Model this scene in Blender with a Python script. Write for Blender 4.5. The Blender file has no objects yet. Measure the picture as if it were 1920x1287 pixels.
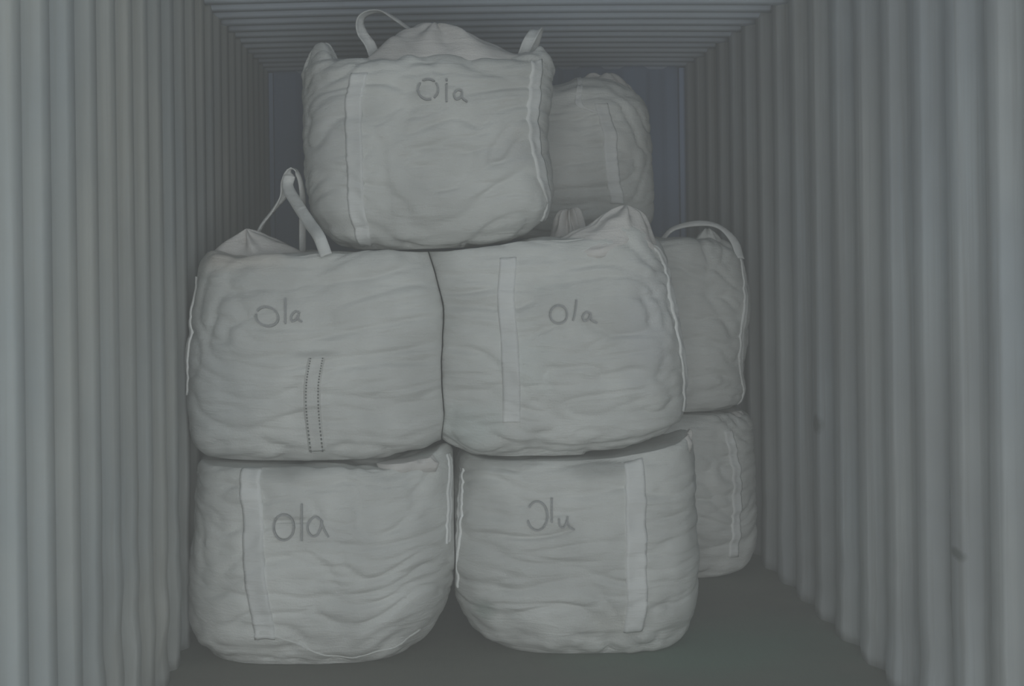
import bpy, bmesh, math, random
import numpy as np
from mathutils import Vector

C = bpy.context.scene
COL = C.collection

# ------------------------------------------------------------------ camera
F_PX, VPX, VPY, ROLL, EYE = 2801.0, 790.0, 450.0, 0.013, 1.46
cam_data = bpy.data.cameras.new('camera')
cam_data.sensor_width = 36.0
cam_data.lens = F_PX / 1920.0 * 36.0
cam_data.shift_x = (960.0 - VPX) / 1920.0
cam_data.shift_y = -(643.5 - VPY) / 1920.0
cam_data.clip_end = 200
cam = bpy.data.objects.new('camera', cam_data)
cam.location = (0, 0, EYE)
cam.rotation_euler = (math.pi / 2, ROLL, 0)
COL.objects.link(cam)
C.camera = cam

# ------------------------------------------------------------------ container size (metres)
XL, XR = -0.853, 1.497          # inner faces of the side walls
Y_OPEN, Y_BACK = -1.6, 8.55      # door opening, end wall
H = 2.42

# ------------------------------------------------------------------ daylight
w = bpy.data.worlds.new('dusty_air')
C.world = w
w.use_nodes = True
w.node_tree.nodes['Background'].inputs['Strength'].default_value = 0.0
dust = w.node_tree.nodes.new('ShaderNodeVolumeScatter')       # the dusty haze hanging in the container
dust.inputs['Color'].default_value = (0.95, 0.97, 0.965, 1)
dust.inputs['Density'].default_value = 0.044
w.node_tree.links.new(dust.outputs['Volume'], w.node_tree.nodes['World Output'].inputs['Volume'])
pl = bpy.data.lights.new('open_door_daylight', 'AREA')        # overcast daylight through the open doors behind the camera
pl.shape = 'RECTANGLE'
pl.size, pl.size_y = XR - XL, H
pl.energy = 178.0
pl.color = (0.96, 1.0, 0.99)
po = bpy.data.objects.new('open_door_daylight', pl)
po.location = ((XL + XR) / 2, Y_OPEN, H / 2)
po.rotation_euler = (math.pi / 2, 0, 0)
COL.objects.link(po)

C.view_settings.view_transform = 'Standard'
C.view_settings.look = 'None'
C.view_settings.gamma = 1.0
C.view_settings.use_curve_mapping = False
C.view_settings.exposure = 0.0
C.cycles.use_denoising = True
C.cycles.max_bounces = 10
C.cycles.diffuse_bounces = 8


# ------------------------------------------------------------------ small helpers
def at(px, py, y):
    """photo pixel -> point at distance y"""
    dx, dy = px - VPX, py - VPY
    x_, y_ = dx - ROLL * dy, dy + ROLL * dx
    return Vector((x_ * y / F_PX, y, EYE - y_ * y / F_PX))


def to_px(P):
    P = np.asarray(P, float)
    x_ = P[..., 0] / P[..., 1] * F_PX
    y_ = (EYE - P[..., 2]) / P[..., 1] * F_PX
    return VPX + x_ + ROLL * y_, VPY + y_ - ROLL * x_


_rng = np.random.RandomState(7)
_perm = np.tile(_rng.permutation(256), 3)
_grad = _rng.normal(size=(256, 3))
_grad /= np.linalg.norm(_grad, axis=1)[:, None]


def pnoise(P):
    """gradient noise on an (...,3) array, about -0.7..0.7"""
    P = np.asarray(P, float)
    i = np.floor(P).astype(int)
    f = P - i
    i &= 255
    u = f * f * f * (f * (f * 6 - 15) + 10)
    out = 0
    for dx in (0, 1):
        for dy in (0, 1):
            for dz in (0, 1):
                h = _perm[_perm[_perm[i[..., 0] + dx] + i[..., 1] + dy] + i[..., 2] + dz] % 256
                g = _grad[h]
                d = g[..., 0] * (f[..., 0] - dx) + g[..., 1] * (f[..., 1] - dy) + g[..., 2] * (f[..., 2] - dz)
                wx = u[..., 0] if dx else 1 - u[..., 0]
                wy = u[..., 1] if dy else 1 - u[..., 1]
                wz = u[..., 2] if dz else 1 - u[..., 2]
                out = out + wx * wy * wz * d
    return out


def mesh_obj(name, verts, faces, mat, parent=None, smooth=True, origin=(0, 0, 0)):
    me = bpy.data.meshes.new(name)
    o3 = np.asarray(origin, float)
    me.from_pydata([tuple(np.asarray(v, float) - o3) for v in verts], [], [tuple(int(k) for k in f) for f in faces])
    me.update()
    bm = bmesh.new()
    bm.from_mesh(me)
    bmesh.ops.recalc_face_normals(bm, faces=bm.faces)
    bm.to_mesh(me)
    bm.free()
    me.polygons.foreach_set('use_smooth', [smooth] * len(me.polygons))
    me.materials.append(mat)
    o = bpy.data.objects.new(name, me)
    COL.objects.link(o)
    if parent is not None:
        o.parent = parent            # parents sit unrotated, so child coordinates are relative to the base point
    else:
        o.location = origin
    return o


# ------------------------------------------------------------------ materials
def new_mat(name):
    m = bpy.data.materials.new(name)
    m.use_nodes = True
    nt = m.node_tree
    return m, nt, nt.nodes['Principled BSDF']


def N(nt, kind, **kw):
    n = nt.nodes.new(kind)
    for k, v in kw.items():
        if k in n.inputs:
            n.inputs[k].default_value = v
        else:
            setattr(n, k, v)
    return n


def ramp(nt, src, stops):
    r = nt.nodes.new('ShaderNodeValToRGB')
    e = r.color_ramp.elements
    while len(e) < len(stops):
        e.new(0.5)
    for k, (p, c) in enumerate(stops):
        e[k].position = p
        e[k].color = (*c, 1)
    nt.links.new(src, r.inputs['Fac'])
    return r.outputs['Color']


def mapped(nt, scale, loc=(0, 0, 0)):
    tc = nt.nodes.new('ShaderNodeTexCoord')
    mp = nt.nodes.new('ShaderNodeMapping')
    mp.inputs['Scale'].default_value = scale
    mp.inputs['Location'].default_value = loc
    nt.links.new(tc.outputs['Object'], mp.inputs['Vector'])
    return mp.outputs['Vector']


def noise(nt, vec, scale, detail=3.0, rough=0.5, dist=0.0):
    n = nt.nodes.new('ShaderNodeTexNoise')
    n.inputs['Scale'].default_value = scale
    n.inputs['Detail'].default_value = detail
    n.inputs['Roughness'].default_value = rough
    n.inputs['Distortion'].default_value = dist
    nt.links.new(vec, n.inputs['Vector'])
    return n.outputs['Fac']


def mixc(nt, a, b, fac, mode='MIX'):
    m = nt.nodes.new('ShaderNodeMix')
    m.data_type = 'RGBA'
    m.blend_type = mode
    for idx, v in ((0, fac), (6, a), (7, b)):
        if hasattr(v, 'is_linked'):
            nt.links.new(v, m.inputs[idx])
        elif idx == 0:
            m.inputs[idx].default_value = v
        else:
            m.inputs[idx].default_value = (*v, 1)
    return m.outputs[2]


def bump(nt, b, heights, dist):
    prev = None
    for h, s in heights:
        n = nt.nodes.new('ShaderNodeBump')
        n.inputs['Strength'].default_value = s
        n.inputs['Distance'].default_value = dist
        nt.links.new(h, n.inputs['Height'])
        if prev is not None:
            nt.links.new(prev, n.inputs['Normal'])
        prev = n.outputs['Normal']
    nt.links.new(prev, b.inputs['Normal'])


def spot(nt, pos, radius, warp=0.5, wscale=20.0, soft=0.4, world=False):
    """mask of one irregular mark at a place on the surface"""
    tc = nt.nodes.new('ShaderNodeTexCoord')
    d = nt.nodes.new('ShaderNodeVectorMath')
    d.operation = 'SUBTRACT'
    d.inputs[1].default_value = pos
    where = nt.nodes.new('ShaderNodeNewGeometry').outputs['Position'] if world else tc.outputs['Object']
    nt.links.new(where, d.inputs[0])
    sc = nt.nodes.new('ShaderNodeVectorMath')
    sc.operation = 'DIVIDE'
    sc.inputs[1].default_value = radius
    nt.links.new(d.outputs[0], sc.inputs[0])
    ln = nt.nodes.new('ShaderNodeVectorMath')
    ln.operation = 'LENGTH'
    nt.links.new(sc.outputs[0], ln.inputs[0])
    nz = noise(nt, where, wscale, 3, 0.6)
    ad = nt.nodes.new('ShaderNodeMath')
    ad.operation = 'MULTIPLY_ADD'
    ad.inputs[1].default_value = warp * 2
    nt.links.new(nz, ad.inputs[0])
    nt.links.new(ln.outputs['Value'], ad.inputs[2])
    mr = nt.nodes.new('ShaderNodeMapRange')
    mr.inputs['From Min'].default_value = 1 + warp - soft
    mr.inputs['From Max'].default_value = 1 + warp + soft
    mr.inputs['To Min'].default_value = 1
    mr.inputs['To Max'].default_value = 0
    nt.links.new(ad.outputs[0], mr.inputs['Value'])
    return mr.outputs['Result']


def scaled(nt, v, k):
    m = nt.nodes.new('ShaderNodeMath')
    m.operation = 'MULTIPLY'
    m.inputs[1].default_value = k
    nt.links.new(v, m.inputs[0])
    return m.outputs[0]


def cloth_mat(name, base, stain, seed, weave=True, marks=()):
    m, nt, b = new_mat(name)
    b.inputs['Roughness'].default_value = 0.75
    b.inputs['Specular IOR Level'].default_value = 0.25
    v = mapped(nt, (1, 1, 1), (seed * 3.1, seed * 1.7, seed * 0.9))
    big = ramp(nt, noise(nt, v, 3.2, 3, 0.55), [(0.35, tuple(c * 0.80 for c in base)), (0.62, base)])
    spots = ramp(nt, noise(nt, v, 2.1, 4, 0.6, 0.4), [(0.56, (0, 0, 0)), (0.74, (1, 1, 1))])
    col = mixc(nt, big, stain, mixc(nt, (0, 0, 0), spots, 0.55))
    for px, py, y, rad, c, k in marks:        # local tone marks, dirt and painted fold shade among them
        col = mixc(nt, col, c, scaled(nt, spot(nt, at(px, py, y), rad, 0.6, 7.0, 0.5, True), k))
    nt.links.new(col, b.inputs['Base Color'])
    vs = mapped(nt, (2.2, 2.2, 11), (seed, seed * 2.0, 0))
    vw = mapped(nt, (1, 1, 1))
    hs = [(noise(nt, vs, 2.4, 4, 0.6, 0.6), 0.38)]
    if weave:
        hs.append((noise(nt, vw, 160, 2, 0.5), 0.12))
    bump(nt, b, hs, 0.02)
    return m


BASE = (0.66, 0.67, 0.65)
SHADE_GRIME = (0.30, 0.31, 0.30)  # dark tone of dirty folds, with their shade painted in
MARKS = {0: [(548, 880, 5.1, (0.07, 0.6, 0.035), SHADE_GRIME, 0.7), (640, 1010, 5.05, (0.10, 0.6, 0.03), (0.55, 0.56, 0.55), 0.6),
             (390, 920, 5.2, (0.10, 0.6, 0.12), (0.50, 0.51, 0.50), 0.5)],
         1: [(935, 868, 5.2, (0.10, 0.6, 0.03), SHADE_GRIME, 0.7), (1130, 876, 5.2, (0.10, 0.6, 0.035), SHADE_GRIME, 0.7),  # top-edge marks paint in dirt and the shade of the gap above
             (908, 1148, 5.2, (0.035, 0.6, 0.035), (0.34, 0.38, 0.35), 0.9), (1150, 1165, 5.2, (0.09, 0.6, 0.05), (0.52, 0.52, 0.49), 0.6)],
         2: [(395, 720, 5.2, (0.16, 0.6, 0.26), (0.47, 0.49, 0.49), 0.75), (440, 478, 5.2, (0.14, 0.6, 0.05), (0.63, 0.57, 0.51), 0.6),  # left part toned darker, tan stain near the top
             (460, 545, 5.15, (0.08, 0.6, 0.08), (0.50, 0.51, 0.50), 0.5), (590, 665, 5.1, (0.07, 0.6, 0.012), SHADE_GRIME, 0.5)],
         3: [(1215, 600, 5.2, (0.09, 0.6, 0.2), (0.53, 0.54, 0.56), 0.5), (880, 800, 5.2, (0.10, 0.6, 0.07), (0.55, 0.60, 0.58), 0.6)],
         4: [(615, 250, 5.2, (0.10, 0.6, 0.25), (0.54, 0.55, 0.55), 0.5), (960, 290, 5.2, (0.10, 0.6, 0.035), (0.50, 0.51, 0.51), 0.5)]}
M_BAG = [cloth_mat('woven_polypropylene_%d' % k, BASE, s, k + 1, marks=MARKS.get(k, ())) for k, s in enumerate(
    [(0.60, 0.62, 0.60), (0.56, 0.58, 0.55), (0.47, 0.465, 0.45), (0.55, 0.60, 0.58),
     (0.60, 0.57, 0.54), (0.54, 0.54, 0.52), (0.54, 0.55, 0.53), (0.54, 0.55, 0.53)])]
M_SKIRT = cloth_mat('thin_skirt_cloth', (0.68, 0.66, 0.64), (0.60, 0.57, 0.55), 11)
M_STRAP = cloth_mat('webbing', (0.76, 0.77, 0.76), (0.66, 0.68, 0.67), 15, weave=False)
M_INK, _nt, _b = new_mat('faded_marker_ink')
_b.inputs['Base Color'].default_value = (0.33, 0.335, 0.34, 1)
_b.inputs['Roughness'].default_value = 0.7
M_STITCH, _nt, _b = new_mat('dark_stitching_thread')
_b.inputs['Base Color'].default_value = (0.20, 0.21, 0.20, 1)
_b.inputs['Roughness'].default_value = 0.8


def steel_mat(name, base, stain, rust, streak=0.5, tones=None, marks=()):
    m, nt, b = new_mat(name)
    b.inputs['Roughness'].default_value = 0.55
    b.inputs['Specular IOR Level'].default_value = 0.3
    v = mapped(nt, (1, 1, 1))
    col = ramp(nt, noise(nt, v, 1.3, 3, 0.6), [(0.38, stain), (0.6, base)])
    if tones:
        vt = mapped(nt, (1.0, 1.0, 0.7), (3.3, 1.1, 5.0))
        col = mixc(nt, col, ramp(nt, noise(nt, vt, 1.4, 2, 0.5), [(0.36, tones[0]), (0.5, (0.5, 0.5, 0.5)), (0.64, tones[1])]), 0.35, 'OVERLAY')
    st = noise(nt, mapped(nt, (7, 7, 0.25)), 2.0, 4, 0.65)
    col = mixc(nt, col, rust, scaled(nt, ramp(nt, st, [(0.5, (0, 0, 0)), (0.72, (1, 1, 1))]), streak))
    fine = noise(nt, mapped(nt, (26, 26, 0.5), (9, 2, 0)), 2.0, 3, 0.6)
    col = mixc(nt, col, stain, scaled(nt, ramp(nt, fine, [(0.45, (0, 0, 0)), (0.7, (1, 1, 1))]), streak * 0.8))
    for pos, rad in marks:
        col = mixc(nt, col, (0.13, 0.14, 0.135), scaled(nt, spot(nt, pos, rad), 0.8))
    nt.links.new(col, b.inputs['Base Color'])
    bump(nt, b, [(noise(nt, v, 6, 3, 0.5), 0.15)], 0.02)
    return m


TONES = ((0.47, 0.51, 0.56), (0.53, 0.51, 0.48))
M_WALL_L = steel_mat('painted_wall_steel_left', (0.44, 0.45, 0.43), (0.37, 0.39, 0.385), (0.29, 0.29, 0.27), 0.55, TONES)
M_WALL_R = steel_mat('painted_wall_steel_right', (0.49, 0.515, 0.525), (0.41, 0.43, 0.445), (0.29, 0.295, 0.29), 0.75, TONES,
                     [((1.51, 5.70, 0.74), (0.06, 0.05, 0.035)), ((1.51, 4.21, 0.555), (0.06, 0.045, 0.015)),
                      ((1.53, 4.33, 0.52), (0.06, 0.03, 0.26))])
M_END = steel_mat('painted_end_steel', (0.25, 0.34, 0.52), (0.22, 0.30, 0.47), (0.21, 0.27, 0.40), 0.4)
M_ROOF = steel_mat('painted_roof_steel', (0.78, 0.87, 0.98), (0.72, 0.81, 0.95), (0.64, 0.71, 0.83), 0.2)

M_FLOOR, nt, b = new_mat('worn_plywood_floor')
b.inputs['Roughness'].default_value = 0.8
v = mapped(nt, (1, 1, 1))
c0 = ramp(nt, noise(nt, v, 2.0, 4, 0.6), [(0.35, (0.10, 0.112, 0.088)), (0.65, (0.142, 0.144, 0.115))])
c1 = mixc(nt, c0, (0.10, 0.205, 0.145), scaled(nt, spot(nt, (1.02, 5.30, 0.0), (0.42, 0.36, 1), 0.6, 2.5, 0.6), 0.8))
c1 = mixc(nt, c1, (0.15, 0.14, 0.115), scaled(nt, spot(nt, (-0.45, 4.85, 0.0), (0.45, 0.3, 1), 0.5, 3.0, 0.6), 0.6))
gr = noise(nt, mapped(nt, (14, 0.6, 1)), 3, 3, 0.6)
nt.links.new(c1, b.inputs['Base Color'])
bump(nt, b, [(gr, 0.15), (noise(nt, v, 40, 2), 0.1)], 0.01)

# ------------------------------------------------------------------ the container
def structure(name, verts, faces, mat, smooth=False):
    o = mesh_obj(name, verts, faces, mat, None, smooth)
    o['kind'] = 'structure'
    return o


def box(name, lo, hi, mat):
    (x0, y0, z0), (x1, y1, z1) = lo, hi
    v = [(x, y, z) for x in (x0, x1) for y in (y0, y1) for z in (z0, z1)]
    f = [(0, 1, 3, 2), (4, 6, 7, 5), (0, 4, 5, 1), (2, 3, 7, 6), (0, 2, 6, 4), (1, 5, 7, 3)]
    return structure(name, v, f, mat)


def corr(s0, s1, pitch, phase, depth, away, trough, front):
    """trapezoid profile along s: ridge ends at phase + k*pitch; value = recess depth (0 on the ridge)"""
    pts = []
    k = math.floor((s0 - phase) / pitch) - 1
    e = 0.008
    while True:
        a = phase + k * pitch
        if a > s1 + pitch:
            break
        for ds, d in ((-e, 0), (e, e / away), (away - e, 1 - e / away), (away + e, 1), (away + trough - e, 1),
                      (away + trough + e, 1 - e / front), (away + trough + front - e, e / front),
                      (away + trough + front + e, 0)):
            s = a + ds
            if s0 < s < s1:
                pts.append((s, d * depth))
        k += 1

    def val(s):
        r = (s - phase) % pitch
        if r < away: return depth * r / away
        if r < away + trough: return depth
        if r < away + trough + front: return depth * (1 - (r - away - trough) / front)
        return 0
    return [(s0, val(s0))] + pts + [(s1, val(s1))]


def sheet(name, prof, place, nrow, mat, wob=None):
    """closed corrugated sheet: place(s, recess, v, back) -> point, v in 0..1 across the sheet"""
    verts, faces = [], []
    n = len(prof)
    for side in (0, 1):
        for r in range(nrow + 1):
            for s, d in prof:
                p = place(s, d, r / nrow, side)
                verts.append(wob(p) if wob else p)
    off = n * (nrow + 1)
    for r in range(nrow):
        for k in range(n - 1):
            a = r * n + k
            faces.append((a, a + 1, a + n + 1, a + n))
            faces.append((off + a, off + a + n, off + a + n + 1, off + a + 1))
    for k in range(n - 1):
        faces.append((k, off + k, off + k + 1, k + 1))
        t = nrow * n + k
        faces.append((t, t + 1, off + t + 1, off + t))
    for r in range(nrow):
        a = r * n
        faces.append((a, a + n, off + a + n, off + a))
        t = r * n + n - 1
        faces.append((t, off + t, off + t + n, t + n))
    return structure(name, verts, faces, mat, True)


def left_wob(p):
    x, y, z = p
    k = max(0.0, 1 - z / 0.85) * max(0.0, min(1.0, (y - 3.4) / 0.8))
    n1 = float(pnoise(np.array([y * 3, z * 7, 1.3])))
    n2 = float(pnoise(np.array([y * 4, z * 9, 7.7])))
    return (x + k * 0.028 * n1, y + k * 0.07 * n2, z)


def right_wob(p):
    x, y, z = p
    k = max(0.0, 1 - z / 0.5)
    n1 = float(pnoise(np.array([y * 3, z * 9, 21.3])))
    return (x + k * 0.02 * n1, y + k * 0.03 * float(pnoise(np.array([y * 3, z * 6, 27.7]))), z)


T = 0.004
sheet('wall_left', corr(Y_OPEN, Y_BACK, 0.25, 3.21, 0.036, 0.06, 0.05, 0.06),
      lambda s, d, v, k: (XL - d - k * T, s, v * (H + 0.06)), 60, M_WALL_L, left_wob)
sheet('wall_right', corr(Y_OPEN, Y_BACK, 0.298, 3.96, 0.036, 0.068, 0.072, 0.068),
      lambda s, d, v, k: (XR + d + k * T, s, v * (H + 0.06)), 60, M_WALL_R, right_wob)
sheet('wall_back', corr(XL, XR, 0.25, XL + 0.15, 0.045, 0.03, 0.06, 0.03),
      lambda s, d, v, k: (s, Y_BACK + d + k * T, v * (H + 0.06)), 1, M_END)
sheet('ceiling', corr(Y_OPEN, Y_BACK + 0.08, 0.2, Y_OPEN + 0.05, 0.02, 0.03, 0.06, 0.03),
      lambda s, d, v, k: (XL - 0.045 + v * (XR - XL + 0.09), s,
                          H + d + k * T + 0.012 * (1 - (2 * v - 1) ** 2)), 12, M_ROOF)
box('floor', (XL - 0.05, Y_OPEN, -0.03), (XR + 0.05, Y_BACK + 0.06, 0.0), M_FLOOR)
box('trim_1', (XL - 0.06, Y_BACK - 0.06, 0.0), (XL + 0.02, Y_BACK + 0.05, H), M_END)
box('trim_2', (XR - 0.02, Y_BACK - 0.06, 0.0), (XR + 0.06, Y_BACK + 0.05, H), M_END)


# ------------------------------------------------------------------ the bags
def smooth_interp(pts):
    zs = np.array([p[0] for p in pts], float)
    xs = np.array([p[1] for p in pts], float)
    o = np.argsort(zs)
    zs, xs = zs[o], xs[o]

    def f(z):
        acc = 0
        for dz, wt in ((-0.04, .15), (-0.02, .2), (0, .3), (0.02, .2), (0.04, .15)):
            acc = acc + wt * np.interp(z + dz, zs, xs)
        return acc
    return f


class Bag:
    """a filled bulk bag: soft square column, wrinkled, with a (theta, s) surface the straps ride on"""
    NT = 220

    def __init__(self, left, right, yf, yb, z0, z1, rb=(0.10, 0.12), rt=(0.09, 0.09), n=3.0, seed=1, bulge=0.03,
                 mounds=(), crease=0.010, depth_px=None, dips=(),
                 side=(None, None), above=()):
        self.side, self.above, self.rb = side, above, rb
        yd = depth_px if depth_px else yf + 0.33
        self.Lf = smooth_interp([(at(x, y, yd).z, at(x, y, yd).x) for x, y in left])
        self.Rf = smooth_interp([(at(x, y, yd).z, at(x, y, yd).x) for x, y in right])
        self.cy, self.b0 = (yf + yb) / 2, (yb - yf) / 2 - bulge
        self.base = ((float(self.Lf(z0 + .2)) + float(self.Rf(z0 + .2))) / 2, self.cy, z0)
        self.z0, self.z1, self.seed = z0, z1, seed
        # unit superellipse sampled evenly by length
        t = np.linspace(0, 2 * math.pi, 4001)
        c, s = np.cos(t), np.sin(t)
        ux, uy = np.sign(c) * np.abs(c) ** (2 / n), np.sign(s) * np.abs(s) ** (2 / n)
        L = np.concatenate([[0], np.cumsum(np.hypot(np.diff(ux), np.diff(uy)))])
        q = np.linspace(0, L[-1], self.NT + 1)[:-1]
        self.ux, self.uy = np.interp(q, L, ux), np.interp(q, L, uy)
        # profile: (inset, z, cap)
        rows = []
        for r in np.linspace(0.03, 1, 9)[:-1]:
            rows.append((rb[0], z0, r))
        for k in range(15):
            a = k / 14 * math.pi / 2
            rows.append((rb[0] * (1 - math.sin(a)), z0 + rb[1] * (1 - math.cos(a)), 1))
        zs = np.linspace(z0 + rb[1], z1 - rt[1], 84)[1:-1]
        rows += [(0, z, 1) for z in zs]
        for k in range(13):
            a = k / 12 * math.pi / 2
            rows.append((rt[0] * (1 - math.cos(a)), z1 - rt[1] * (1 - math.sin(a)), 1))
        for r in np.linspace(1, 0.03, 34)[1:]:
            rows.append((rt[0], z1, r))
        self.rows = rows
        P = np.zeros((len(rows), self.NT, 3))
        for i, (ins, z, cap) in enumerate(rows):
            l, r = float(self.Lf(z)), float(self.Rf(z))
            tt = (z - z0) / (z1 - z0)
            a = (r - l) / 2 - ins
            bb = self.b0 + bulge * math.sin(math.pi * min(1, max(0, tt))) - ins
            P[i, :, 0] = (l + r) / 2 + a * cap * self.ux
            P[i, :, 1] = self.cy + bb * cap * self.uy
            P[i, :, 2] = z
        # soft mounds on the top
        topw = np.clip((P[..., 2] - (z1 - 0.22)) / 0.22, 0, 1) ** 2
        for (mx, my, rx, ry, h) in mounds:
            gg = np.exp(-((P[..., 0] - mx) / rx) ** 2 - ((P[..., 1] - my) / ry) ** 2)
            P[..., 2] += topw * h * gg
        # bottoms that sag over what lies below
        botw = np.clip(1 - (P[..., 2] - z0) / 0.25, 0, 1) ** 2
        for (mx, rx, h) in dips:
            P[..., 2] += botw * h * np.exp(-((P[..., 0] - mx) / rx) ** 2)
        Nn = self.normals(P)
        s3 = np.array([seed * 5.3, seed * 2.9, seed * 7.1])
        warp = pnoise(P * 2.3 + s3)[..., None]
        d = 0.024 * pnoise(P * 3.0 + s3)
        q1 = P * np.array([2.0, 2.0, 10.5]) + s3 + 2.2 * warp
        r1 = 1 - np.abs(pnoise(q1)) * 3.4
        d -= crease * 1.5 * np.clip(r1, 0, 1) ** 2
        q2 = P * np.array([4.2, 4.2, 19.0]) + s3 * 1.7 + 2.0 * warp
        r2 = 1 - np.abs(pnoise(q2)) * 3.4
        d -= crease * 0.8 * np.clip(r2, 0, 1) ** 2
        d += 0.008 * pnoise(P * np.array([5, 5, 9.0]) + s3)
        d += 0.006 * pnoise(P * np.array([13, 13, 17.0]) + s3)
        # gathered puckers along the bottom and top seams
        edge = np.exp(-((P[..., 2] - z0 - 0.05) / 0.06) ** 2) + np.exp(-((P[..., 2] - z1 + 0.03) / 0.05) ** 2)
        d += 0.011 * edge * pnoise(P * np.array([17, 17, 4.0]) + s3)
        d *= 1 - 0.5 * np.clip((np.abs(Nn[..., 0]) - 0.45) / 0.35, 0, 1)
        d *= np.where((P[..., 2] < z0 + 0.004), 0.12, 1.0)
        self.P = P + Nn * d[..., None]
        self.P[..., 2] = np.maximum(self.P[..., 2], z0 - (0.0 if z0 < 0.05 else 0.02) + (0.002 if z0 < .05 else 0))
        self.P = self.clip(self.P)
        self.N = self.normals(self.P)
        S = self.P.copy()
        for _ in range(24):
            S[1:-1] = 0.25 * S[:-2] + 0.5 * S[1:-1] + 0.25 * S[2:]
            S = 0.25 * np.roll(S, 1, 1) + 0.5 * S + 0.25 * np.roll(S, -1, 1)
        self.S, self.SN = S, self.normals(S)

    def clip(self, P, m=0.0):
        """cloth stops at the walls, at its neighbour and under the bag that rests on it"""
        P = np.array(P, float)
        P[..., 0] = np.clip(P[..., 0], XL + 0.006, XR - 0.006)
        if self.side[0] is not None:
            P[..., 0] = np.maximum(P[..., 0], self.side[0](P) + 0.002 + m)
        if self.side[1] is not None:
            P[..., 0] = np.minimum(P[..., 0], self.side[1](P) - 0.002 - m)
        for (l, r, yf, yb, z0, rb, lifts) in self.above:
            a, b = (r - l) / 2, (yb - yf) / 2
            ax, ay = np.abs(P[..., 0] - (l + r) / 2), np.abs(P[..., 1] - (yf + yb) / 2)
            out = np.clip(np.maximum(ax - (a - rb[0]), ay - (b - rb[0])), 0, None)
            t = np.clip((out - 0.015) / rb[0], 0, 1)
            cap = z0 - 0.008 - m + (rb[1] - 0.01) * (1 - np.sqrt(1 - t * t))
            for (mx, rx, h) in lifts:
                cap = cap + 0.85 * h * np.exp(-((P[..., 0] - mx) / rx) ** 2)
            cap = np.where(out > rb[0] + 0.02, 9.0, cap)
            P[..., 2] = np.minimum(P[..., 2], cap)
        return P

    def top_z(self, x, y):
        q = self.P[108:].reshape(-1, 3)
        out = np.empty(len(x))
        for k in range(len(x)):
            d = (q[:, 0] - x[k]) ** 2 + (q[:, 1] - y[k]) ** 2
            near = np.argpartition(d, 6)[:6]
            wt = 1 / (d[near] + 1e-4)
            out[k] = np.sum(q[near, 2] * wt) / wt.sum()
        return out

    @staticmethod
    def normals(P):
        du = np.roll(P, -1, 1) - np.roll(P, 1, 1)
        dv = np.gradient(P, axis=0)
        n = np.cross(du, dv)
        return n / (np.linalg.norm(n, axis=-1, keepdims=True) + 1e-9)

    def body(self, mat, parent):
        R, T_ = self.P.shape[:2]
        v = self.P.reshape(-1, 3)
        f = [(i * T_ + k, i * T_ + (k + 1) % T_, (i + 1) * T_ + (k + 1) % T_, (i + 1) * T_ + k)
             for i in range(R - 1) for k in range(T_)]
        f.append(tuple(range(T_))[::-1])
        f.append(tuple((R - 1) * T_ + k for k in range(T_)))
        return mesh_obj('bag_body', v, f, mat, parent, True, self.base)

    def pick(self, px, py):
        """(row, column) of the surface point that shows at a photo pixel"""
        X, Y = to_px(self.P)
        view = self.P - np.array([0, 0, EYE])
        facing = np.sum(view * self.N, -1) < 0.15
        d = (X - px) ** 2 + (Y - py) ** 2 + np.where(facing, 0, 1e6)
        i, k = np.unravel_index(np.argmin(d), d.shape)
        return float(i), float(k)

    def surf(self, i, k, tight=False):
        i = min(max(i, 0), self.P.shape[0] - 1.001)
        i0, k0 = int(math.floor(i)), int(math.floor(k))
        fi, fk = i - i0, k - k0
        A = lambda M: ((1 - fi) * ((1 - fk) * M[i0, k0 % self.NT] + fk * M[i0, (k0 + 1) % self.NT]) +
                       fi * ((1 - fk) * M[i0 + 1, k0 % self.NT] + fk * M[i0 + 1, (k0 + 1) % self.NT]))
        if tight:
            n = A(self.SN)
            n = n / np.linalg.norm(n)
            p = A(self.S)
            return p + n * max(0.0, float(np.dot(A(self.P) - p, n))) * 0.9, n
        n = A(self.N)
        return A(self.P), n / np.linalg.norm(n)


def ribbon_faces(nr, nc):
    f = []
    off = nr * nc
    for r in range(nr - 1):
        for c in range(nc - 1):
            a = r * nc + c
            f.append((a, a + 1, a + nc + 1, a + nc))
            f.append((off + a, off + a + nc, off + a + nc + 1, off + a + 1))
        a = r * nc
        f.append((a, a + nc, off + a + nc, off + a))
        a = r * nc + nc - 1
        f.append((a, off + a, off + a + nc, a + nc))
    for c in range(nc - 1):
        f.append((c, off + c, off + c + 1, c + 1))
        a = (nr - 1) * nc + c
        f.append((a, a + 1, off + a + 1, off + a))
    return f


def resample(pts, n):
    """smooth curve through points (any dimension)"""
    p = np.array(pts, float)
    q = np.vstack([2 * p[0] - p[1], p, 2 * p[-1] - p[-2]])
    out = []
    m = len(p) - 1
    for t in np.linspace(0, m - 1e-6, n):
        k = int(t)
        u = t - k
        a, b_, c, d = q[k], q[k + 1], q[k + 2], q[k + 3]
        out.append(0.5 * (2 * b_ + (c - a) * u + (2 * a - 5 * b_ + 4 * c - d) * u * u + (3 * b_ - a - 3 * c + d) * u ** 3))
    return np.array(out)


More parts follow.
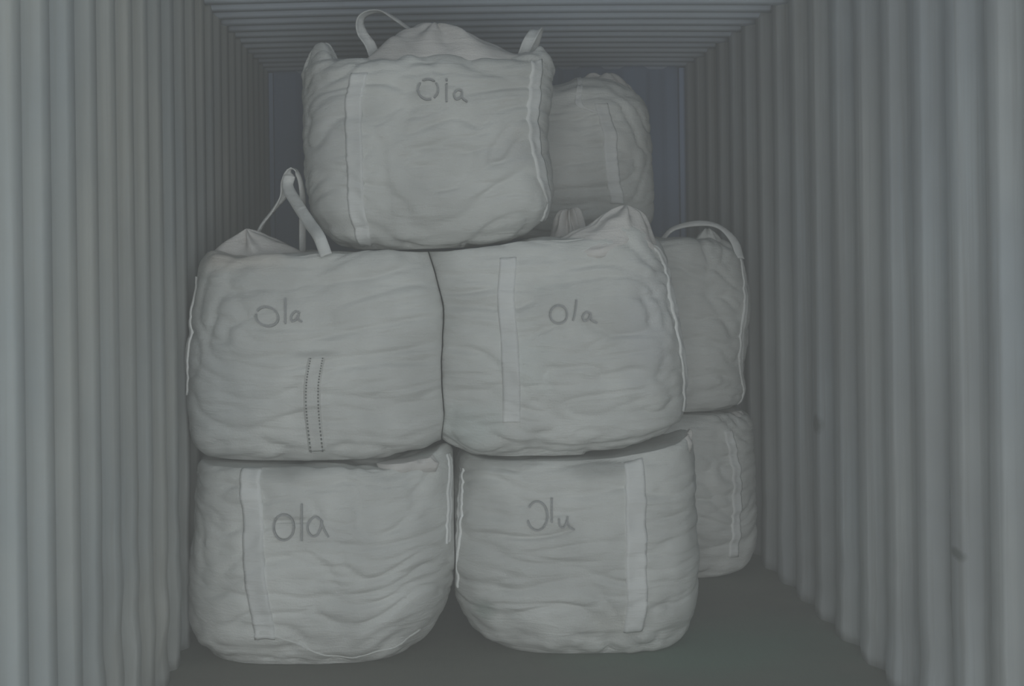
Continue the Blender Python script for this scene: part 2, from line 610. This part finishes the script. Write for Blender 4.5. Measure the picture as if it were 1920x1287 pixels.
def strap(bag, pix, parent, width=0.055, thick=0.003, mat=None, stitched=False, hem=0.004, wrap=False):
    """webbing sewn down the bag along a path of photo pixels (the surface points seen there)"""
    ik = [bag.pick(*p) for p in pix]
    ks = [ik[0][1]]
    for _, k in ik[1:]:
        while k - ks[-1] > bag.NT / 2: k -= bag.NT
        while k - ks[-1] < -bag.NT / 2: k += bag.NT
        ks.append(k)
    path = resample([(i, k) for (i, _), k in zip(ik, ks)], 60)
    nc = 7
    per = np.linalg.norm(bag.P[50, 1] - bag.P[50, 0]) + np.linalg.norm(bag.P[50, 61] - bag.P[50, 60])
    step = per / 2
    top, bot = [], []
    for i, k in path:
        for c in range(nc):
            u = (c / (nc - 1) - 0.5)
            p, n = bag.surf(i, k + u * width / step, True)
            ridge = hem * (1 if c in (0, 1, nc - 2, nc - 1) else 0)
            edge = -0.5 * thick if c in (0, nc - 1) else 0
            top.append(p + n * (thick + 0.002 + ridge * 0.6 + edge))
            bot.append(p - n * 0.012)
    o = mesh_obj('strap', list(bag.clip(top + bot)), ribbon_faces(len(path), nc), mat or M_STRAP, parent, True, bag.base)
    if stitched:
        for u in (-0.36, 0.36):
            v, f = [], []
            for r in range(0, len(path) - 1, 2):
                a, na = bag.surf(path[r][0], path[r][1] + u * width / step, True)
                b_, nb = bag.surf(path[r + 1][0], path[r + 1][1] + u * width / step, True)
                add_stroke(v, f, [a + na * (thick + 0.006), b_ + nb * (thick + 0.003)], [na, nb], 0.005, 0.003)
            so = mesh_obj('stitching', v, f, M_STITCH, o, False, bag.base)
            so['label'] = 'dark stitching'
    return o


def add_stroke(v, f, pts, nrm, width, thick):
    """flat raised stroke along pts (with surface normals)"""
    pts = np.array(pts)
    n0 = len(v)
    nr = len(pts)
    T_ = np.gradient(pts, axis=0)
    top, bot = [], []
    for p, t, n in zip(pts, T_, nrm):
        s = np.cross(t, n)
        s /= np.linalg.norm(s) + 1e-9
        for u in (-0.5, 0.5):
            top.append(p + s * u * width + n * thick)
            bot.append(p + s * u * width - n * thick)
    v.extend(top + bot)
    f.extend([tuple(n0 + k for k in q) for q in ribbon_faces(nr, 2)])


def writing(bag, strokes, parent, width=0.006):
    v, f = [], []
    for st in strokes:
        P2 = resample(st, max(6, 7 * len(st)))
        ik = [bag.pick(*p) for p in resample(st, max(4, 3 * len(st)))]
        pts, nr = [], []
        # refine: intersect the view ray with the local tangent plane
        for px, py in P2:
            i, k = bag.pick(px, py)
            p, n = bag.surf(i, k, True)
            o = np.array([0, 0, EYE])
            d = np.array(at(px, py, 1.0)) - o
            t = np.dot(p - o, n) / np.dot(d, n)
            pts.append(o + d * t)
            nr.append(n)
        pts = np.array(pts)
        pts[:, 1] = np.minimum(pts[:, 1], np.convolve(np.pad(pts[:, 1], 2, 'edge'), np.ones(5) / 5, 'valid')) - 0.004
        nr = [np.mean(nr, 0) / np.linalg.norm(np.mean(nr, 0))] * len(pts)
        pts = pts + np.array(nr) * 0.012
        add_stroke(v, f, pts, nr, width, 0.005)
    o = mesh_obj('handwriting', v, f, M_INK, parent, False, bag.base)
    o['label'] = 'faded grey handwriting reading Ola'
    return o


def cloth_lump(name, bag, c, rx, ry, h, parent, mat, peak=(0, 0), power=1.6, pleats=9, amp=0.018, seed=1, rot=0.0, sink=0.03, drape=True):
    """gathered cloth: domed or pointed, with folds running to the peak; c = centre of its foot"""
    NT, NR = 96, 26
    top = []
    for r in range(NR + 1):
        rho = 1 - r / NR if r < NR else 0.004
        for k in range(NT):
            th = 2 * math.pi * k / NT
            wv = 1 + 0.10 * math.sin(3 * th + seed) + 0.06 * math.sin(5 * th + 2.3 * seed)
            lx, ly = rx * rho * wv * math.cos(th), ry * rho * wv * math.sin(th)
            lift = (1 - rho ** power)
            z = h * lift
            fold = amp * math.sin(pleats * th + seed * 1.9 + 2.5 * math.sin(2 * th + seed)) * math.sin(math.pi * min(1, rho ** 0.8)) 
            lx += peak[0] * lift + fold * math.cos(th) * 0.8
            ly += peak[1] * lift + fold * math.sin(th) * 0.8
            z += fold * 0.6
            x_, y_ = lx * math.cos(rot) - ly * math.sin(rot), lx * math.sin(rot) + ly * math.cos(rot)
            top.append([c[0] + x_, c[1] + y_, c[2] + z])
    P = np.array(top)
    P += 0.012 * np.stack([pnoise(P * 9 + seed * 3.1 + j * 17.3) for j in range(3)], -1)
    rho = np.repeat([1 - r / NR for r in range(NR + 1)], NT)
    if drape:
        P[:, 2] += bag.top_z(P[:, 0], P[:, 1]) - c[2] - 0.012 * rho ** 4
    P = bag.clip(P)
    foot = P[:NT].copy()
    foot[:, :2] = np.array(c)[:2] + (foot[:, :2] - np.array(c)[:2]) * 0.9
    foot[:, 2] -= sink
    V = list(foot) + list(P)
    F = [(r * NT + k, r * NT + (k + 1) % NT, (r + 1) * NT + (k + 1) % NT, (r + 1) * NT + k)
         for r in range(NR + 1) for k in range(NT)]
    F.append(tuple(range(NT)))
    F.append(tuple((NR + 1) * NT + k for k in range(NT)))
    return mesh_obj(name, V, F, mat, parent, True, bag.base)


def loop(bag, pts, sides, parent, width=0.05, thick=0.005):
    """free webbing loop: pts in metres, sides = which way its width runs"""
    P = resample(pts, 48)
    S = resample(sides, 48)
    T_ = np.gradient(P, axis=0)
    top, bot = [], []
    for p, s, t in zip(P, S, T_):
        t = t / np.linalg.norm(t)
        s = s - t * np.dot(s, t)
        s /= np.linalg.norm(s)
        n = np.cross(t, s)
        for u in (-0.5, -0.3, 0, 0.3, 0.5):
            cup = 0.008 * (1 - 4 * u * u)
            top.append(p + s * u * width + n * (cup + thick / 2))
            bot.append(p + s * u * width + n * (cup - thick / 2))
    return mesh_obj('lift_loop', top + bot, ribbon_faces(48, 5), M_STRAP, parent, True, bag.base)


def root(bag, label, group='woven bulk bags stacked in the container'):
    o = bpy.data.objects.new('bulk_bag', None)
    o.empty_display_size = 0.1
    o.location = bag.base
    COL.objects.link(o)
    o['label'] = label
    o['category'] = 'bag'
    o['group'] = group
    return o


V3 = lambda *a: np.array(a, float)
A3 = lambda px, py, y: np.array(at(px, py, y))


def O_letter(cx, cy, rx, ry, gap0=0.0, gap1=2 * math.pi, skew=0.0, n=12):
    return [(cx + rx * math.cos(t) + skew * ry * math.sin(t), cy + ry * math.sin(t)) for t in np.linspace(gap0, gap1, n)]


# where neighbours press together (wavy, a little cloth-thick gap)
SEAM_LOW = lambda P: 0.105 + 0.008 * pnoise(np.stack([P[..., 1] * 2, P[..., 2] * 7, P[..., 2] * 0 + 4.4], -1))
SEAM_MID = lambda P: 0.068 - 0.045 * np.clip((P[..., 2] - 1.22) / 0.2, 0, 1) ** 1.5 + 0.016 * pnoise(np.stack([P[..., 1] * 2, P[..., 2] * 9, P[..., 2] * 0 + 9.4], -1))
RB_M, RB_N, RB_T, RB_B = (0.09, 0.10), (0.09, 0.09), (0.15, 0.17), (0.10, 0.11)
DIP_M1, DIP_M2, DIP_T = [(0.10, 0.16, 0.035)], [(0.04, 0.10, 0.04), (1.0, 0.26, 0.065)], [(0.52, 0.22, 0.06), (-0.48, 0.14, 0.05)]
OVER_M1, OVER_M2 = (-0.84, 0.08, 5.07, 6.03, 0.692, RB_M, DIP_M1), (0.065, 0.95, 5.09, 6.05, 0.692, RB_N, DIP_M2)
OVER_T = (-0.45, 0.49, 5.11, 6.09, 1.425, RB_T, DIP_T)
OVER_BM, OVER_BT = (0.45, 1.49, 6.27, 7.23, 0.705, (0.08, 0.09), []), (0.08, 1.04, 6.27, 7.23, 1.46, RB_B, [])

# --- bottom left -----------------------------------------------------------------------------------------------
g1 = Bag([(362, 860), (362, 950), (356, 1020), (350, 1100), (352, 1200)],
         [(858, 820), (862, 950), (862, 1030), (852, 1090), (836, 1150), (806, 1211)],
         5.04, 6.0, 0.0, 0.692, rb=(0.08, 0.16), rt=(0.04, 0.06), n=3.0, seed=3, bulge=0.035, side=(None, SEAM_LOW), above=(OVER_M1, OVER_M2),
         mounds=[(0.08, 5.25, 0.14, 0.25, 0.05)])
r = root(g1, 'bulk bag on the floor against the left wall, bottom of the left stack')
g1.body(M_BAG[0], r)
strap(g1, [(474, 880), (474, 960), (478, 1060), (486, 1130), (494, 1195)], r, 0.075)
strap(g1, [(838, 850), (842, 930), (838, 1020)], r, 0.03)
strap(g1, [(500, 1180), (560, 1212), (640, 1232), (720, 1220), (790, 1180)], r, 0.014, hem=0.001, mat=M_BAG[0])
cloth_lump('filling_skirt', g1, A3(762, 866, 5.19), 0.11, 0.06, 0.05, r, M_SKIRT, seed=2, peak=(0.03, 0), pleats=5, sink=0.03, drape=False)
writing(g1, [O_letter(534, 988, 19, 24), [(567, 944), (567, 980), (567, 1014)],
             [(603, 975), (592, 969), (580, 980), (578, 993), (585, 1004), (596, 1003), (603, 988), (605, 975)], [(603, 978), (609, 993), (617, 1007)]], r)

# --- bottom right ----------------------------------------------------------------------------------------------
g2 = Bag([(858, 860), (840, 950), (836, 1050), (846, 1100), (860, 1150), (888, 1205)],
         [(1300, 830), (1308, 900), (1312, 1000), (1312, 1080), (1308, 1150)],
         5.13, 6.08, 0.0, 0.69, rb=(0.08, 0.16), rt=(0.04, 0.06), n=3.1, seed=8, bulge=0.035, side=(SEAM_LOW, None), above=(OVER_M1, OVER_M2),
         mounds=[(0.92, 5.22, 0.24, 0.35, 0.12), (0.14, 5.25, 0.10, 0.25, 0.03)])
r = root(g2, 'bulk bag on the floor mid-container, bottom of the right front stack')
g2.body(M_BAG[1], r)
strap(g2, [(1190, 862), (1194, 950), (1196, 1050), (1194, 1130), (1190, 1185)], r, 0.075)
strap(g2, [(866, 880), (864, 950), (858, 1030), (856, 1100)], r, 0.035)
cloth_lump('filling_skirt', g2, A3(1268, 838, 5.34), 0.06, 0.05, 0.03, r, M_SKIRT, seed=5, peak=(0.02, -0.02), pleats=7, sink=0.03)
writing(g2, [O_letter(1008, 967, 19, 27, math.pi * 1.2, math.pi * 2.9), [(1035, 933), (1035, 955), (1035, 980)],
             [(1048, 972), (1050, 986), (1057, 988), (1063, 976), (1064, 968)], [(1063, 976), (1068, 988), (1077, 993)]], r)

# --- middle left -----------------------------------------------------------------------------------------------
g3 = Bag([(382, 462), (372, 510), (358, 580), (350, 660), (350, 740), (354, 850)],
         [(830, 470), (840, 520), (856, 600), (862, 690), (862, 780), (850, 850)],
         5.10, 6.0, 0.692, 1.425, rb=RB_M, rt=(0.03, 0.06), n=3.3, seed=12, bulge=0.05,
         side=(None, SEAM_MID), dips=DIP_M1, above=(OVER_T,))
r = root(g3, 'bulk bag against the left wall with dark stitched strip, middle of the left stack')
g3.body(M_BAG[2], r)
strap(g3, [(590, 672), (588, 720), (586, 780), (590, 845)], r, 0.055, stitched=True, hem=0.001, mat=M_BAG[2])
strap(g3, [(366, 520), (356, 590), (352, 660), (350, 740)], r, 0.04)
cloth_lump('filling_skirt', g3, A3(502, 452, 5.42), 0.18, 0.13, 0.09, r, M_SKIRT, peak=(-0.075, -0.02), power=1.0, seed=4, pleats=4, amp=0.012)
loop(g3, [A3(474, 462, 5.55), A3(492, 424, 5.55), A3(512, 398, 5.52), A3(532, 368, 5.5), A3(538, 340, 5.5), A3(547, 321, 5.5), A3(559, 330, 5.52),
          A3(566, 362, 5.55), A3(567, 400, 5.58), A3(567, 486, 5.6)],
     [V3(.3, 1, .3), V3(.3, 1, .3), V3(.3, 1, .3), V3(.5, .8, 0), V3(1, .3, 0), V3(.6, .8, 0), V3(.2, 1, 0), V3(.3, 1, 0), V3(.5, 1, 0), V3(.5, 1, 0)], r, 0.042)
loop(g3, [A3(543, 330, 5.47), A3(540, 352, 5.46), A3(558, 384, 5.36), A3(580, 418, 5.24), A3(598, 444, 5.13), A3(612, 480, 5.10)],
     [V3(1, 0, .3), V3(1, 0, .3), V3(1, 0, .6), V3(1, 0, .6), V3(1, 0, .6), V3(1, 0, .6)], r, 0.042)
writing(g3, [O_letter(502, 595, 21, 18, math.pi * 1.2, math.pi * 3.1, skew=0.15), [(536, 560), (536, 585), (536, 608)],
             [(563, 588), (555, 585), (547, 594), (548, 603), (556, 600), (561, 590)], [(561, 590), (560, 600), (567, 604)]], r)

# --- middle right ----------------------------------------------------------------------------------------------
g4 = Bag([(780, 470), (788, 520), (794, 600), (794, 690), (796, 780), (806, 840)],
         [(1215, 430), (1250, 480), (1264, 540), (1276, 620), (1288, 700), (1284, 780), (1268, 840)],
         5.12, 6.02, 0.692, 1.425, rb=RB_N, rt=(0.03, 0.06), n=3.3, seed=17, bulge=0.05, side=(SEAM_MID, None), dips=DIP_M2, above=(OVER_T,), crease=0.011,
         mounds=[(0.74, 5.24, 0.13, 0.25, 0.09), (0.45, 5.4, 0.2, 0.5, 0.05), (0.84, 5.8, 0.14, 0.25, 0.12)])
r = root(g4, 'bulk bag with a raised pleated top corner, middle of the right front stack')
g4.body(M_BAG[3], r)
strap(g4, [(950, 485), (952, 560), (954, 650), (957, 730), (960, 790)], r, 0.06)
strap(g4, [(1224, 458), (1246, 500), (1258, 550), (1270, 620), (1280, 690), (1281, 770)], r, 0.055)
cloth_lump('filling_skirt', g4, A3(1130, 455, 5.30), 0.19, 0.13, 0.06, r, M_SKIRT, peak=(0.08, 0.0), power=1.1, seed=7, pleats=8, amp=0.014)
cloth_lump('tied_spout', g4, A3(1066, 440, 5.75), 0.085, 0.08, 0.13, r, M_SKIRT, power=2.5, seed=9, pleats=9, amp=0.02)
writing(g4, [O_letter(1047, 590, 16, 17), [(1080, 562), (1080, 570), (1077, 590), (1074, 602)],
             [(1107, 588), (1099, 586), (1092, 594), (1095, 602), (1103, 599), (1107, 588)], [(1107, 588), (1108, 600), (1119, 606)]], r)

# --- top -------------------------------------------------------------------------------------------------------
g5 = Bag([(568, 120), (563, 180), (565, 260), (570, 330), (580, 400), (590, 470)],
         [(1046, 110), (1042, 170), (1028, 240), (1034, 300), (1042, 360), (1038, 420), (1030, 470)],
         5.15, 6.05, 1.425, 2.10, rb=RB_T, rt=(0.05, 0.06), n=3.3, seed=23, dips=DIP_T, bulge=0.045,
         mounds=[(0.02, 5.6, 0.25, 0.25, 0.04), (-0.36, 5.35, 0.08, 0.12, 0.05), (0.45, 5.35, 0.08, 0.15, 0.06)])
r = root(g5, 'bulk bag with standing lifting loops, alone on top of the front stacks')
g5.body(M_BAG[4], r)
strap(g5, [(672, 140), (666, 200), (664, 280), (666, 360), (674, 430), (684, 458)], r, 0.06)
strap(g5, [(1006, 112), (1004, 180), (1002, 245), (1012, 300), (1022, 350), (1020, 415)], r, 0.06)
cloth_lump('filling_skirt', g5, A3(838, 118, 5.36), 0.30, 0.15, 0.12, r, M_SKIRT, peak=(-0.03, 0.03), power=1.9, seed=3, pleats=5, amp=0.014)
cloth_lump('corner_fold', g5, A3(606, 118, 5.40), 0.08, 0.07, 0.045, r, M_BAG[4], peak=(-0.02, 0.02), power=1.5, seed=6, pleats=3, amp=0.012)
loop(g5, [A3(704, 112, 5.45), A3(694, 84, 5.46), A3(679, 62, 5.48), A3(676, 40, 5.5), A3(690, 26, 5.54), A3(712, 24, 5.6), A3(738, 36, 5.66), A3(772, 60, 5.72)],
     [V3(1, .2, 0), V3(1, .2, 0), V3(1, .4, 0), V3(.7, 1, 0), V3(.2, 1, 0), V3(.1, 1, 0), V3(0, 1, .2), V3(0, 1, .2)], r, 0.04)
loop(g5, [A3(980, 104, 5.5), A3(988, 84, 5.5), A3(998, 66, 5.52), A3(1006, 54, 5.56), A3(1008, 58, 5.62), A3(1002, 80, 5.68), A3(994, 104, 5.72)],
     [V3(1, .3, .4), V3(1, .3, .4), V3(1, .3, .4), V3(1, .2, .2), V3(1, .2, 0), V3(1, .2, -.2), V3(1, .2, -.2)], r, 0.04)
writing(g5, [O_letter(803, 170, 19, 19, math.pi * .4, math.pi * 2.3), [(837, 150), (837, 172), (837, 193)],
             [(866, 172), (857, 171), (851, 179), (855, 188), (864, 184), (866, 174)], [(866, 174), (867, 186), (876, 193)]], r)

# --- behind: top right -----------------------------------------------------------------------------------------
g6 = Bag([(835, 170), (830, 300), (832, 450)],
         [(1206, 165), (1220, 220), (1226, 300), (1230, 380), (1226, 450)],
         6.30, 7.2, 1.46, 2.12, rb=RB_B, rt=(0.14, 0.10), n=3.0, seed=31, depth_px=6.62,
         mounds=[(0.8, 6.6, 0.2, 0.2, 0.05)])
r = root(g6, 'upper bulk bag half hidden behind the top front bag, to its right')
g6.body(M_BAG[5], r)
strap(g6, [(1130, 200), (1142, 260), (1150, 320), (1156, 380)], r, 0.06)
strap(g6, [(1060, 160), (1088, 180), (1118, 212)], r, 0.03)
cloth_lump('filling_skirt', g6, A3(1140, 178, 6.66), 0.17, 0.14, 0.03, r, M_SKIRT, peak=(0.03, 0), power=1.4, seed=12, pleats=6, amp=0.014)

# --- behind: middle right --------------------------------------------------------------------------------------
g7 = Bag([(1000, 450), (1000, 600), (1000, 780)],
         [(1372, 448), (1396, 500), (1406, 560), (1402, 640), (1394, 690), (1398, 740), (1402, 780)],
         6.30, 7.2, 0.705, 1.455, rb=(0.08, 0.09), rt=(0.06, 0.06), n=3.2, seed=37, depth_px=6.62, above=(OVER_BT,))
r = root(g7, 'bulk bag with an arched lifting loop, behind the right middle bag near the right wall')
g7.body(M_BAG[6], r)
strap(g7, [(1380, 470), (1394, 520), (1398, 580), (1390, 660), (1388, 760)], r, 0.035)
cloth_lump('corner_fold', g7, A3(1326, 455, 6.5), 0.06, 0.06, 0.045, r, M_BAG[6], power=2.2, seed=3, pleats=4, amp=0.008)
loop(g7, [A3(1240, 452, 6.6), A3(1264, 429, 6.6), A3(1310, 419, 6.58), A3(1348, 426, 6.55), A3(1376, 452, 6.5), A3(1388, 486, 6.46)],
     [V3(0, 1, .3), V3(0, 1, .3), V3(0, 1, .5), V3(.3, 1, .3), V3(.8, .6, .2), V3(.8, .6, .2)], r, 0.045)

# --- behind: bottom right --------------------------------------------------------------------------------------
g8 = Bag([(1020, 770), (1020, 900), (1020, 1080)],
         [(1408, 770), (1412, 850), (1416, 950), (1414, 1030), (1408, 1080)],
         6.26, 7.2, 0.0, 0.70, rb=(0.08, 0.13), rt=(0.07, 0.07), n=3.0, seed=41, depth_px=6.62, above=(OVER_BM,))
r = root(g8, 'bulk bag on the floor touching the right wall, behind the right front stack')
g8.body(M_BAG[7], r)
strap(g8, [(1366, 810), (1380, 880), (1384, 950), (1374, 1040)], r, 0.05)
cloth_lump('filling_skirt', g8, A3(1368, 786, 6.5), 0.08, 0.07, 0.03, r, M_SKIRT, seed=5, pleats=5, amp=0.01, sink=0.03)

# ------------------------------------------------------------------ scuffs on the right wall
